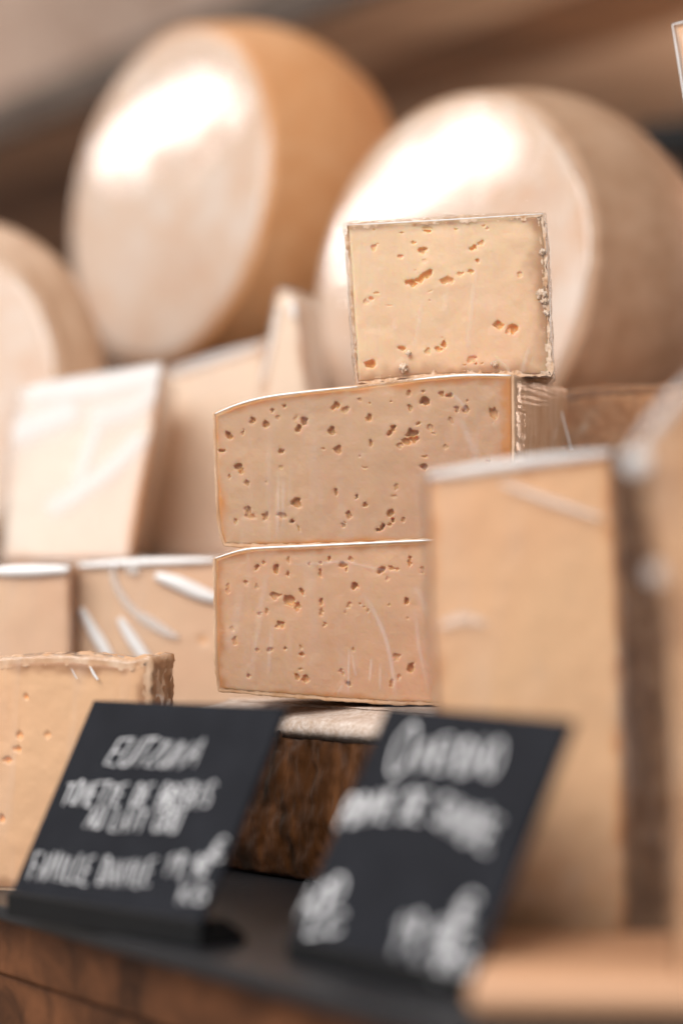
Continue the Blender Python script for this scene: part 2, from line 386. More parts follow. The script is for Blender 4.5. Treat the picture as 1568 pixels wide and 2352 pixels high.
        for k, f in enumerate((.04, .15, .3, .5, .75, 1.02)):
            sc = 1 + (taper - 1) * f
            B = cen + (fb - cen) * sc + ext * f
            w = vnoise(B, 70, seed + 9, 2) * .0012 + vnoise(B * np.array([1, .25, 1]), 300, seed + 12, 2) * .0005
            B = B + out * (np.abs(w) + .0002)[:, None]
            FV.append(B); CR.append(np.zeros(m)); cur = list(range(off, off + m)); off += m
            FF += [(prev[i], prev[(i + 1) % m], cur[(i + 1) % m], cur[i]) for i in range(m)]; prev = cur
        fo = mesh('plastic_wrap', np.vstack(FV), FF, film, root, True, {'crease_glare': np.concatenate(CR)})
    for pts, w, matc in folds:
        C = np.array(catmull(pts, 8)); P3 = hit(C, P0 + n * .003, n)
        rad = [w * mm * (.35 + .65 * math.sin(math.pi * min(max(i / (len(C) - 1), .04), .96)) ** .6) for i in range(len(C))]
        v, f = tube(P3, rad, 8, flat=w * mm * .5, nrm=n)
        fix_normals(mesh('film_fold_glare', v, f, matc, root))
    return root, (P0, n)

def conv(lst, ox, oy, sc):
    return [(ox + cx * sc, oy + cy * sc, max(rx * sc, 1.4), max(ry * sc, 1.4), a, d) for cx, cy, rx, ry, a, d in lst]

# ================================================================== SETTING
M_wood = wood_mat('dark_wood', (.028, .011, .005), (.20, .078, .032), ROTU, .55, 1.0, None, .15)
M_ceil_wood = wood_mat('shelf_wood', (.24, .115, .055), (.50, .32, .20), ROTU, .5)
M_plank_dark = wood_mat('dark_plank', (.06, .022, .006), (.20, .085, .033), ROTU, .5)
M_plank_grey = wood_mat('grey_plank', (.20, .10, .05), (.48, .30, .19), ROTU, .5)
M_trim = wood_mat('trim_wood', (.05, .035, .028), (.11, .085, .07), ROTU, .5, 1.0, None, .2)
M_wall_wood = wood_mat('wall_wood', (.22, .12, .07), (.48, .38, .32), ROTU, .5)
M_black = plain_mat('black_slate', (.013, .0135, .016), .36, .5, 260, .2, .32)
M_blackmetal = plain_mat('black_metal', (.005, .005, .0055), .5, .2, 300, .12, .2)
M_plaster = plain_mat('plaster', (.62, .52, .45), .9, .2, 60, .05)
M_board = wood_mat('pale_wood', (.32, .15, .07), (.52, .29, .165), 0.2, .5)

E0 = np.array([0, .862, 0])                                  # a point of the tray's front edge (plan)
# counter (front board + top)
ctr = empty('counter', E0 + np.array([0, 0, -.5]), 'dark brown wooden counter carrying the black tray', 'counter')
o = E0 - U * .45 + np.array([0, 0, TRAY_Z - .0075 - .03]) + N * .016
box_uv('counter_top', o, U * 3.6, N * .95, np.array([0, 0, .03]), M_wood, ctr, .002)
for k in range(3):
    zt = TRAY_Z - .0075 - .031 - k * .232
    box_uv('front_board', E0 - U * .45 + N * .020 + np.array([0, 0, zt - .230]), U * 3.6, N * .022, np.array([0, 0, .230]), M_wood, ctr, .002)
# tray
tr = empty('serving_tray', E0 + N * .2 + np.array([0, 0, TRAY_Z - .007]), 'flat black slate tray under the cheeses and signs', 'tray')
box_uv('tray_base', E0 - U * .40 + np.array([0, 0, TRAY_Z - .007]), U * 3.3, N * .62, np.array([0, 0, .007]), M_black, tr, .0012)
# riser behind the cheeses with a high and a low step
rs = empty('display_riser', E0 + N * .7 + np.array([0, 0, TRAY_Z]), 'dark wooden display riser behind the stacked cheeses', 'riser')
SETTING_RISER = True

# ceiling and back wall, shelf
ZS = .55
SE = np.array([0, 2.28, ZS])                                 # a point on the shelf's lower front edge
tag(box_uv('back_wall', np.array([0, 2.28, -.9]) + N * .62 - U * 2.5, U * 6.5, N * .05, np.array([0, 0, 2.6]), M_wall_wood), kind='structure')
tag(box_uv('ceiling', np.array([-3.5, 1.2, 1.9]), np.array([7., 0, 0]), np.array([0, 6., 0]), np.array([0, 0, .05]), M_plaster), kind='structure')
tag(box_uv('far_wall', np.array([-4.2, 5.2, -.9]), np.array([7.5, 0, 0]), np.array([0, .1, 0]), np.array([0, 0, 2.9]), M_plaster), kind='structure')
tag(box_uv('floor', np.array([-4.2, -1.0, -1.02]), np.array([8.4, 0, 0]), np.array([0, 6.2, 0]), np.array([0, 0, .05]), plain_mat('floor_tile', (.25, .19, .15), .5)), kind='structure')
sh = empty('wall_shelf', SE + N * .3, 'brown plank shelf over the cheese wheels, seen from below', 'shelf')
for k in range(4):
    o = SE + N * (.002 + k * .153) - U * 1.6
    box_uv('plank', o, U * 4.6, N * .150, np.array([0, 0, .028]), (M_ceil_wood, M_plank_dark, M_plank_grey, M_plank_grey)[k], sh, .002)
box_uv('front_trim', SE - U * 1.6 - N * .018 + np.array([0, 0, -.004]), U * 4.6, N * .0175, np.array([0, 0, .045]), M_trim, sh, .002)

# riser steps
zr1, zr2 = .062, .150
pR = at(1020, 645, 1.5); pL = at(380, 452, 1.75)
def step(z, c, w, dpt, back):
    o = np.array([c[0], c[1], 0]) - U * w / 2 - N * back
    return box_uv('step', np.array([o[0], o[1], TRAY_Z + .0005]), U * w, N * dpt, np.array([0, 0, z - TRAY_Z - .0005]), M_wood, rs, .002)

# ================================================================== CHEESE WHEELS
def wheel(label, cpx, D, R, Lb, az, el, mr, mface, film, bulge=.012, group='cheese wheels standing on edge', rx=None):
    a, e = math.radians(az), math.radians(el)
    n = np.array([-math.sin(a) * math.cos(e), -math.cos(a) * math.cos(e), math.sin(e)])
    C = at(cpx[0], cpx[1], D)
    ax = -n; up = np.array([0, 0, 1.]); up = up - ax * (up @ ax); up /= np.linalg.norm(up); sd = np.cross(up, ax)
    root = empty('round_cheese', C + ax * Lb * .5 + np.array([0, 0, -R - bulge * .8]), label, 'cheese wheel', group)
    def lathe(prof, seg=96, wob=0):
        V = []
        for (r, h) in prof:
            for k in range(seg):
                w = 2 * math.pi * k / seg
                rr = r * (1 + wob * mnoise.noise(Vector((math.cos(w) * 1.3, math.sin(w) * 1.3, h * 9))))
                V.append(C + ax * h + (sd * math.cos(w) + up * math.sin(w)) * rr)
        Fc = [(i * seg + k, i * seg + (k + 1) % seg, (i + 1) * seg + (k + 1) % seg, (i + 1) * seg + k) for i in range(len(prof) - 1) for k in range(seg)]
        return V, Fc, seg
    # barrel
    rc = .007
    prof = [(R - rc, .0)] + [(R - rc + rc * math.sin(t), rc - rc * math.cos(t)) for t in np.linspace(.2, math.pi / 2, 6)]
    for t in np.linspace(.1, .9, 11):
        prof.append((R + bulge * math.sin(math.pi * t), rc + (Lb - 2 * rc) * t))
    prof += [(R - rc + rc * math.cos(t), Lb - rc + rc * math.sin(t)) for t in np.linspace(.0, math.pi / 2, 6)] + [(.004, Lb + .001)]
    V, Fc, sg = lathe(prof, wob=.012); Fc.append(tuple(range((len(prof) - 1) * sg, len(prof) * sg)))
    fix_normals(mesh('rind', V, Fc, mr, root))
    # flat pale face, very slightly domed
    pf = [(.0005, -.0004)] + [((R - rc) * t, -.0004 * (1 - t ** 4)) for t in np.linspace(.12, 1, 14)] + [(R - rc, .0035)]
    V, Fc, sg = lathe(pf, wob=.012); Fc.append(tuple(range(sg)))
    fix_normals(mesh('flat_face', V, Fc, mface, root))
    pf = [(.0005, -.0018)] + [((R - rc * .9) * t, -.0018 + .0003 * t ** 6) for t in np.linspace(.12, 1, 20)] + [(R - rc * .6, .0012)]
    V, Fc, sg = lathe(pf, wob=.012); Fc.append(tuple(range(sg)))
    fix_normals(mesh('plastic_wrap', V, Fc, film, root))
    return root, C, n
M_wf = rind_mat('wheel_face', [(.34, (.60, .35, .21)), (.5, (.64, .44, .31)), (.66, (.68, .55, .46))], 14, .4, .0006)
wheel('tall cheese wheel on edge, upper left, with one slanting white glare band', (380, 452), 1.75, .1275, .120, 50.8, 5.4, R_wheel, M_wf, F_face)
wheel('cheese wheel on edge right behind the top cheese of the stack', (1024, 645), 1.5, .1205, .125, 45.3, 5.4, R_wheel2, M_wf, F_face)
wheel('cheese wheel cut off by the left edge, below the tallest wheel', (-172, 915), 1.60, .112, .055, 30, 3, R_wheel2, M_wf, F_face)
step(.067, at(1140, 1100, 1.56), .22, .24, .10)
step(.150, at(480, 860, 1.80), .34, .24, .10)

def blob(px, py, Y, r, name, mat, parent, seed, amp=.25):
    V, Fc = [], []; C = at(px, py, Y); n1, n2 = 14, 24
    for i in range(n1 + 1):
        th = math.pi * i / n1
        for k in range(n2):
            ph = 2 * math.pi * k / n2; dv = np.array([math.sin(th) * math.cos(ph), math.sin(th) * math.sin(ph), math.cos(th)])
            V.append(C + dv * r * (1 + amp * mnoise.fractal(Vector(dv * 2.3 + seed), 1.0, 2.0, 3)))
    Fc = [(i * n2 + k, i * n2 + (k + 1) % n2, (i + 1) * n2 + (k + 1) % n2, (i + 1) * n2 + k) for i in range(n1) for k in range(n2)]
    return fix_normals(mesh(name, V, Fc, mat, parent))

# ================================================================== STACK (in focus)
o1 = (780.8, 482.3, .3222)
H1 = conv([(240,265,22,28,0,.5),(265,240,14,6,0,.4),(523,233,20,10,0,.7),(590,285,36,28,10,.8),(427,333,22,13,0,.7),(600,360,22,14,0,.25),(945,268,34,16,-25,1),
 (1000,235,32,18,-30,.5),(982,360,15,15,0,.8),(930,437,22,14,0,.7),(853,455,28,13,-10,.6),(755,505,52,30,0,.7),(510,518,46,26,10,1),(570,490,42,22,-30,1),(622,458,42,24,-30,1),
 (640,578,20,6,-20,.4),(258,590,18,9,0,.7),(218,630,22,14,0,.8),(185,655,16,20,0,.4),(352,680,22,6,0,.4),(636,645,6,6,0,.6),(1128,815,36,28,-25,.9),(1232,850,30,40,0,1),
 (1190,865,22,24,0,.5),(1215,835,20,18,0,.7),(740,957,20,26,0,1),(700,990,32,16,10,.8),(625,1008,28,25,0,.4),(727,910,7,4,0,.7),(435,985,30,19,-15,1),(218,1090,44,31,0,1.1),
 (938,1065,30,24,0,.6),(965,1095,10,9,0,1.4),(885,1107,14,7,0,.7),(1010,1095,10,8,0,.6),(240,140,7,6,0,1),(440,163,14,6,0,1),(622,148,30,12,5,1),(620,130,35,10,0,.5),
 (823,136,14,7,0,.8),(1022,112,12,6,0,.9),(1050,135,14,12,0,.4),(1280,462,18,22,0,.4),(540,430,8,6,0,.4)], *o1)
o2 = (488, 849.8, .3296); o2b = (947.4, 838.3, .2563)
H2 = conv([(278,355,18,26,0,1),(373,380,20,26,0,1),(420,280,14,18,0,1),(500,250,16,14,0,.8),(455,330,12,20,0,.5),(640,350,26,34,15,1.2),(600,405,20,28,35,1.2),(580,335,12,25,30,.4),
 (855,250,36,20,-40,1),(925,275,34,20,-20,.6),(830,428,34,30,0,.8),(873,555,24,34,0,.8),(475,565,18,26,0,1),(215,435,12,22,20,.6),(110,460,24,32,0,1),(60,560,25,15,0,1),
 (180,675,30,24,0,1),(195,705,20,22,0,1),(240,785,18,22,-20,.8),(120,745,10,18,0,.7),(250,975,24,36,0,.8),(260,1015,38,20,0,.8),(372,1018,22,36,20,.7),(485,1010,38,22,10,.8),
 (555,1055,16,14,0,1.5),(600,1100,10,28,-25,.6),(160,1055,12,18,0,.6),(578,925,38,28,0,.9),(855,852,14,26,0,.9),(1003,880,13,15,0,1.3),(1063,940,15,17,0,1),(950,1005,20,30,15,.8),
 (908,1085,20,22,0,.6),(920,1062,8,7,0,1),(1088,330,16,28,0,1),(1100,510,14,26,0,.9),(1025,210,16,12,0,.5),(1240,220,6,6,0,1),(1095,232,6,6,0,.9),(1255,410,22,24,20,1),(1235,440,20,20,0,1),
 (1365,160,18,26,0,.6),(1372,265,16,26,0,.7),(1390,440,46,26,-20,1.3),(1400,480,34,24,0,1.2),(1345,500,42,20,10,.9),(1430,375,18,9,-20,1),(1300,525,26,22,0,.5),(1515,400,16,26,0,.4),
 (1475,603,24,8,0,.7),(1467,675,26,32,-30,1),(1278,818,13,26,0,.5),(1265,880,22,12,0,.4),(1240,1005,24,28,0,1),(1255,1045,12,16,0,1.6),(1235,1080,18,12,0,.8),(1325,1040,14,20,0,.6),
 (1150,1115,20,16,0,1.2),(1180,1098,20,26,30,1.3),(1060,680,18,14,0,.35),(770,548,14,7,0,.7),(475,675,12,14,0,.35),(375,780,8,12,0,.4),(1025,600,6,6,0,.7)], *o2)
H2 += conv([(115,325,42,42,0,1.2),(95,240,14,14,0,.7),(255,258,20,24,0,.8),(330,272,26,28,0,.8),(395,400,24,30,0,.8),(475,398,30,36,10,.8),(488,320,10,12,0,.7),(725,435,34,70,-5,.7),
 (185,615,18,12,0,.5),(155,560,24,34,10,.4),(290,735,20,24,0,.35),(340,500,22,28,0,.35),(675,865,16,16,0,.7)], *o2b)
o3 = (488, 1228.7, .3369)
H3 = conv([(300,215,18,20,0,.9),(348,190,10,16,0,.8),(432,237,26,34,0,.9),(512,268,14,18,0,.8),(518,170,12,24,0,.5),(105,365,12,44,0,.45),(230,320,14,18,0,.6),(300,350,14,26,0,.35),
 (425,410,26,30,0,.6),(465,410,8,10,0,.9),(520,440,32,34,15,.8),(530,465,44,18,12,.8),(580,488,22,28,20,.8),(610,390,14,28,-25,1.1),(733,258,11,30,-10,.9),(795,160,12,18,20,1),
 (890,205,30,18,0,1),(912,235,8,14,0,.9),(940,165,18,14,30,.7),(660,200,8,12,0,.8),(735,190,8,10,0,.8),(965,352,26,28,0,1),(1150,243,24,26,0,1.1),(1220,225,20,14,20,.7),(1255,235,16,12,0,.6),
 (1345,180,13,40,0,.9),(1430,235,18,26,0,.4),(1190,295,12,20,0,.35),(1322,450,20,22,0,1),(740,458,18,22,0,.7),(740,528,12,30,0,.6),(765,612,13,16,0,.6),(935,470,16,10,0,.6),
 (925,490,12,14,0,.5),(1005,470,7,6,0,.8),(1032,490,7,6,0,.8),(1060,515,8,12,0,.5),(905,530,8,12,0,.45),(470,605,22,24,-20,.8),(440,625,16,14,0,.45),(320,535,16,12,0,.7),(370,520,12,18,0,.6),
 (150,720,16,28,0,.6),(135,640,12,20,0,.35),(305,785,10,14,0,.8),(392,785,18,14,-30,.9),(495,775,9,13,0,.9),(600,765,10,16,0,.5),(612,815,20,14,20,.9),(247,955,15,15,0,.8),(600,915,16,8,0,.5),
 (575,968,15,22,-20,.8),(635,980,20,30,0,.7),(880,935,14,24,-30,.8),(927,1012,22,22,0,1),(960,780,8,14,0,.8),(1255,830,22,24,0,.5),(1350,905,32,34,0,.8),(1350,885,14,12,0,1.6),
 (1220,1012,13,30,10,.8),(1268,968,12,24,0,.5),(1205,475,8,10,0,.5),(1330,565,8,8,0,.5)], *o3)
def P1(*q): return [(o1[0] + x * o1[2], o1[1] + y * o1[2]) for x, y in q]
def P2(*q): return [(o2[0] + x * o2[2], o2[1] + y * o2[2]) for x, y in q]
def P3(*q): return [(o3[0] + x * o3[2], o3[1] + y * o3[2]) for x, y in q]

rc1, pl1 = piece('squarish ivory cheese piece with a few holes, topmost of the stack',
      [(799, 518), (900, 511), (1000, 506), (1100, 500), (1180, 497), (1243, 497)], [(1243, 497), (1250, 560), (1254, 650), (1258, 760), (1263, 862)],
      [(822, 878), (870, 874), (905, 870), (950, 863), (1000, 861), (1080, 859), (1180, 859), (1220, 861), (1263, 862)], [(799, 518), (808, 640), (815, 760), (822, 878)],
      1.2, 2, (.004, .085, 0), M_top, R_crust, 320, 270, H1, .0009, .0015, film=F_clear, crumb=.0016, seed=3, edge_w=.012, grow=.0018, sides=(1, 1, 1, 0), eside=(.55, 1.35, .8, .02), lip_in=.0015,
      folds=[([(791, 520), (796, 640), (807, 770), (822, 886)], .6, C_line), ([(793, 517), (1000, 506), (1246, 491)], 1.3, C_white), ([(1246, 492), (1261, 560), (1264, 640), (1263, 720), (1268, 800), (1272, 872)], .6, C_line),
             ([(1250, 500), (1254, 580), (1262, 700), (1264, 860)], .5, C_line)],
      ridges=[(P1((600,620),(570,800),(540,1000)),3,.22),(P1((960,400),(930,700),(900,1000)),3,.2),(P1((1330,950),(1290,1060),(1270,1150)),3,.3),(P1((760,560),(745,800)),4,.15),(P1((1060,1010),(1150,1080),(1220,1180)),2,.3)])
for k_, (cx, cy, rr) in enumerate([(1440, 300, 24), (1436, 600, 34), (1452, 650, 26), (1470, 735, 20), (450, 1125, 30), (488, 1022, 16), (1100, 1100, 20)]):
    px_, py_ = P1((cx, cy))[0]; blob(px_, py_, 1.1985, rr * o1[2] * 1.2 / FPX, 'rind_crumb', R_crumb, rc1, k_ * 1.7, .75)
piece('wide tan cheese piece full of holes, second from the top of the stack',
      [(494, 952), (545, 931), (610, 914), (700, 902), (820, 890), (905, 879), (990, 868), (1060, 864), (1110, 863), (1174, 864)], [(1174, 864), (1175, 1000), (1174, 1120), (1174, 1236)],
      [(517, 1250), (560, 1252), (640, 1252), (800, 1248), (985, 1241), (1174, 1236)], [(494, 952), (496, 1010), (498, 1090), (502, 1170), (508, 1225), (517, 1250)],
      1.196, 7, (.034, .088, 0), M_mid, R_tan, 400, 240, H2, .0012, .0015, film=F_clear, crumb=.0003, seed=5, edge_w=.009, grow=.0006, sides=(.5, 0, 1, 0), eside=(.7, 1.2, .5, .8),
      folds=[([(494, 950), (545, 929), (610, 912), (700, 900), (820, 888)], 2.2, C_white), ([(950, 872), (1060, 862), (1172, 862)], 2.4, C_white)],
      ridges=[(P2((405,330),(405,700),(395,1200)),4,.14),(P2((470,700),(465,950),(460,1180)),2.5,.3),(P2((500,680),(500,1150)),2.5,.25),(P2((1500,650),(1540,850)),5,.2),
              ([(1055,960),(1075,1010),(1095,1060)],5,.25),([(1030,900),(1060,930),(1070,950)],2,.3)])
piece('rosy tan cheese piece with small holes, third from the top of the stack',
      [(495, 1284), (545, 1268), (590, 1261), (700, 1256), (850, 1249), (985, 1243), (1182, 1238)], [(1182, 1238), (1186, 1400), (1190, 1628)],
      [(505, 1584), (560, 1589), (600, 1592), (740, 1603), (880, 1612), (990, 1617), (1190, 1628)], [(495, 1284), (496, 1400), (498, 1520), (505, 1584)],
      1.196, 6, (.034, .088, 0), M_low, R_tan, 400, 240, H3, .0012, .0015, film=F_clear, crumb=.0007, seed=8, edge_w=.008, grow=.0006, sides=(.5, 0, 1, 0), eside=(.6, .6, .5, .9),
      folds=[([(495, 1282), (545, 1266), (590, 1259), (700, 1254), (850, 1247), (985, 1241), (1180, 1236)], 2.3, C_white)],
      ridges=[(P3((1020,390),(1120,560),(1190,740),(1230,950),(1250,1110)),3,.45),(P3((1360,350),(1420,430),(1480,600)),5,.22),(P3((1370,500),(1410,780),(1470,1060)),3,.25),(P3((205,330),(170,620),(90,780)),6,.2),
              (P3((380,250),(330,560),(280,960)),4,.22),(P3((420,600),(400,800),(390,1000)),3,.25),(P3((930,760),(930,920),(925,1080)),1.6,.4),(P3((955,800),(970,920),(985,960)),1.6,.35),
              (P3((1085,830),(1080,900),(1070,1010)),1.8,.4),(P3((1145,860),(1140,1080)),2,.3),(P3((520,205),(720,200),(900,190),(1100,230),(1300,270)),2,.3),(P3((860,1100),(870,1050),(900,1010)),2,.3)])
# loose flap of film at the right end of the second piece is part of that piece
root2 = [o for o in COL.objects if o.get('label', '').startswith('wide tan')][0]
fl = []
A, B_, C_ = at(1276, 898, 1.27), at(1312, 1036, 1.262), at(1281, 1060, 1.268)
G = []
for i in range(13):
    for j in range(9):
        s, t = i / 12, j / 8
        p = A * (1 - s) + (B_ * t + C_ * (1 - t)) * s
        G.append(p + np.array([0, .0025 * math.sin(9 * t + 3 * s) * s, 0]))
mesh('film_flap', G, [(i * 9 + j, (i + 1) * 9 + j, (i + 1) * 9 + j + 1, i * 9 + j + 1) for i in range(12) for j in range(8)], F_clear, root2, True)
v, f = tube([A, at(1292, 960, 1.264), at(1305, 1010, 1.262), B_], .0005); fix_normals(mesh('film_fold_glare', v, f, C_white, root2))
v, f = tube([A, at(1284, 940, 1.265), at(1284, 1000, 1.265), C_], .0004); fix_normals(mesh('film_fold_glare', v, f, C_faint, root2))

# dark rind piece the stack stands on: front face runs along the counter
def dark_block():
    root = empty('cheese_piece', on_tray(690, 2027), 'dark brown crusted cheese under the stack, between the two signs', 'cheese', None)
    FL = on_tray(520, 2000); FR = on_tray(690, 2027)
    dirv = (FR - FL) / np.linalg.norm(FR - FL)
    inn = np.array([-dirv[1], dirv[0], 0]); inn = inn if inn[1] > 0 else -inn
    A0 = FL - dirv * .030; A0[2] = 0; Lw = .185
    zt = -.0660
    prof = [(.0035, TRAY_Z + .0005), (.0006, TRAY_Z + .004), (-.0015, TRAY_Z + .02), (-.002, -.105), (-.0008, -.08), (.0005, zt - .003), (.0025, zt)]
    nx = 150
    V, Fc = [], []
    def sect(prof2, fine):
        P = np.array(catmull([(a, b, 0) for a, b in prof2], fine))[:, :2]
        return P
    P = sect(prof, 12); ny = len(P)
    for j, (a, z) in enumerate(P):
        for i in range(nx):
            s = i / (nx - 1)
            V.append(A0 + dirv * Lw * s + inn * a + np.array([0, 0, z]))
    V = np.array(V); nz = vnoise(V, 90, 4.2, 5); V = V - inn * (nz * .0014)[:, None]
    Fc = grid_faces(ny, nx)
    dep = .15
    # back & sides
    base = len(V); lp = loop_idx(ny, nx)
    V2 = V[lp] + inn * dep; V = np.vstack([V, V2]); m = len(lp)
    Fc += [(lp[i], lp[(i + 1) % m], base + (i + 1) % m, base + i) for i in range(m)]; Fc.append(tuple(range(base, base + m)))
    fix_normals(mesh('rind', V, Fc, R_dark, root))
    # pale bloomy top, rising in a soft shoulder from the front edge
    tp = [(-.0008, zt - .0022), (.0015, zt + .0012), (.010, zt + .0032), (.022, zt + .0058), (.034, zt + .0072), (.15, zt + .0072)]
    P = np.array(catmull([(a, b, 0) for a, b in tp], 8))[:, :2]; ny = len(P); V = []
    for (a, z) in P:
        for i in range(nx):
            s = i / (nx - 1); V.append(A0 + dirv * (Lw * s) + inn * a + np.array([0, 0, z]))
    V = np.array(V); nz = vnoise(V, 120, 1.7, 4); V[:, 2] += nz * .0003
    base = len(V); V = np.vstack([V, V + np.array([0, 0, -.006])])
    Fc = grid_faces(ny, nx) + [t[::-1] for t in grid_faces(ny, nx, base)]; lp = loop_idx(ny, nx); m = len(lp)
    Fc += [(lp[i], lp[(i + 1) % m], base + lp[(i + 1) % m], base + lp[i]) for i in range(m)]
    fix_normals(mesh('top_crust', V, Fc, rind_mat('pale_bloom', [(.3, (.42, .29, .20)), (.5, (.56, .44, .36)), (.7, (.76, .68, .62))], 120, .6, .0012), root))
dark_block()

piece('mottled orange rinded wedge just right of the second cheese of the stack',
      [(1262, 920), (1330, 905), (1400, 899), (1480, 896), (1640, 893)], [(1640, 893), (1640, 1400), (1640, 1880)], [(1262, 1885), (1450, 1885), (1640, 1880)], [(1262, 920), (1262, 1400), (1262, 1885)],
      1.33, -10, (-.02, .085, 0), R_mottled, R_mottled, 60, 60, (), .0015, .003, film=F_soft, seed=13, waves=.0006)

# ================================================================== LEFT GROUP
piece('orange wrapped cheese with a crumbly crust, behind the left sign',
      [(-70, 1532), (0, 1526), (60, 1520), (150, 1518), (230, 1524), (290, 1532), (338, 1521)], [(338, 1521), (337, 1700), (336, 2036)], [(-70, 2042), (120, 2042), (336, 2036)], [(-70, 1532), (-72, 1800), (-70, 2042)],
      1.16, 10, (.006, .055, 0), M_orange, R_tan, 130, 120, [(40, 1720, 10, 6, 20, .8), (45, 1690, 8, 12, 0, .5), (18, 1745, 12, 6, 0, .9), (6, 1880, 6, 8, 0, .8), (110, 1690, 7, 9, 0, .4), (60, 1600, 6, 5, 0, .8)],
      .0026, .0015, film=F_soft, crumb=.0016, seed=17, edge_w=.009,
      folds=[([(208, 1532), (216, 1548), (226, 1562)], 3, C_white), ([(165, 1536), (172, 1550), (178, 1560)], 2.5, C_faint)])
piece('plain block of pale cheese at the far left edge, second row',
      [(-90, 1312), (40, 1306), (165, 1302)], [(165, 1302), (165, 1600), (165, 1930)], [(-90, 1930), (40, 1930), (165, 1930)], [(-90, 1312), (-90, 1600), (-90, 1930)],
      1.36, 0, (0, .42, 0), M_blush, None, 40, 40, (), film=F_soft, seed=19, rnd=.004, folds=[([(-20, 1313), (60, 1311), (160, 1308)], 13, C_white)])
piece('pale cheese block with white glare painted on its film folds, left of the stack',
      [(171, 1297), (330, 1288), (495, 1283), (760, 1280)], [(760, 1280), (760, 1600), (760, 1930)], [(171, 1930), (450, 1930), (760, 1930)], [(171, 1297), (171, 1600), (171, 1930)],
      1.375, 3, (0, .40, 0), M_blush, None, 70, 60, [(462, 1470, 9, 8, 0, .8)], film=F_soft, seed=23, rnd=.004,
      folds=[([(358, 1322), (410, 1340), (460, 1362), (500, 1376)], 17, C_white), ([(187, 1398), (215, 1450), (240, 1490), (262, 1530)], 14, C_white), ([(275, 1420), (300, 1462), (330, 1505), (350, 1530)], 14, C_white),
             ([(258, 1292), (265, 1340), (295, 1390), (340, 1430), (385, 1455), (410, 1462)], 10, C_faint), ([(325, 1408), (360, 1432), (400, 1460)], 8, C_faint), ([(180, 1300), (330, 1291), (495, 1287)], 9, C_white), ([(290, 1306), (320, 1312)], 13, C_faint)])
piece('white glossy wrapped cheese block resting on the left blocks',
      [(48, 905), (110, 884), (240, 862), (368, 842)], [(368, 842), (350, 980), (322, 1120), (293, 1288)], [(2, 1290), (150, 1290), (293, 1288)], [(48, 905), (24, 1080), (2, 1290)],
      1.50, 34, (.012, .072, 0), M_pale, None, 60, 60, (), film=F_face, side_edge=.7, seed=29, rnd=.004, taper=.85,
      ridge_h=0, ridges=[([(135, 1160), (180, 1130), (250, 1080), (315, 1015)], 20, 1.3), ([(60, 990), (110, 970), (160, 950)], 34, 1.4), ([(90, 905), (230, 890), (360, 862)], 34, 1.5), ([(230, 960), (300, 940), (350, 900)], 30, 1.2), ([(185, 1100), (205, 1040), (225, 985)], 16, 1.1)])  # flat white streaks: glare on the wrap painted in, nothing raised
piece('pinkish wrapped cheese block between the white block and the stack',
      [(330, 880), (400, 862), (500, 828), (612, 786)], [(612, 786), (640, 1000), (660, 1286)], [(285, 1288), (460, 1288), (660, 1286)], [(330, 880), (310, 1080), (285, 1288)],
      1.56, 12, (.02, .08, 0), M_pink, None, 50, 50, (), film=F_face, seed=31, rnd=.004,
      folds=[([(385, 858), (480, 828), (600, 792)], 14, C_faint)])
piece('slim upright cheese wedge with a rounded tip, behind the stack',
      [(632, 690), (640, 676), (655, 671), (672, 676), (684, 690)], [(684, 690), (705, 900), (735, 1272)], [(560, 1274), (640, 1274), (735, 1272)], [(632, 690), (600, 880), (560, 1274)],
      1.46, 14, (.012, .05, 0), M_pink, None, 40, 60, (), film=F_face, seed=37, rnd=.005,
      folds=[([(640, 700), (622, 790), (602, 880)], 7, C_faint), ([(668, 690), (676, 730)], 7, C_white)])

# ================================================================== RIGHT GROUP (near, blurred)
piece('large golden cheese wedge standing behind the right sign',
      [(978, 1100), (1060, 1084), (1200, 1066), (1320, 1052), (1405, 1042)], [(1405, 1042), (1420, 1300), (1432, 1700), (1440, 2165)], [(1040, 2172), (1240, 2176), (1440, 2165)], [(978, 1100), (988, 1400), (1008, 1700), (1040, 2172)],
      .972, 3, (.066, .085, 0), M_gold, R_brown, 60, 80, (), .0006, .003, film=F_soft, seed=41, edge_w=.007,
      folds=[([(985, 1094), (1200, 1062), (1400, 1040)], 13, C_mid), ([(1010, 1440), (1060, 1420), (1115, 1432)], 12, C_line), ([(1150, 1110), (1260, 1150), (1380, 1190)], 9, C_faint)])
w2, pl2 = piece('orange cheese wedge cut off by the right edge, in front',
      [(1458, 1030), (1490, 985), (1540, 925), (1580, 880), (1760, 800)], [(1760, 800), (1760, 1500), (1760, 2290)], [(1560, 2300), (1650, 2296), (1760, 2290)], [(1458, 1030), (1490, 1200), (1536, 1450), (1552, 1900), (1560, 2300)],
      .83, -6, (.03, .10, 0), R_orange, R_brown, 50, 60, (), .0008, .005, film=F_soft, seed=43, edge_w=.02,
      folds=[([(1462, 1022), (1500, 975), (1545, 922), (1600, 868)], 14, C_faint)])
blob(1460, 1062, .822, .0044, 'glint_blob', C_mid, w2, 1.0)  # added white blobs in place of bright blurred glints on the wrap
blob(1505, 1318, .822, .0036, 'glint_blob', C_line, w2, 3.0)

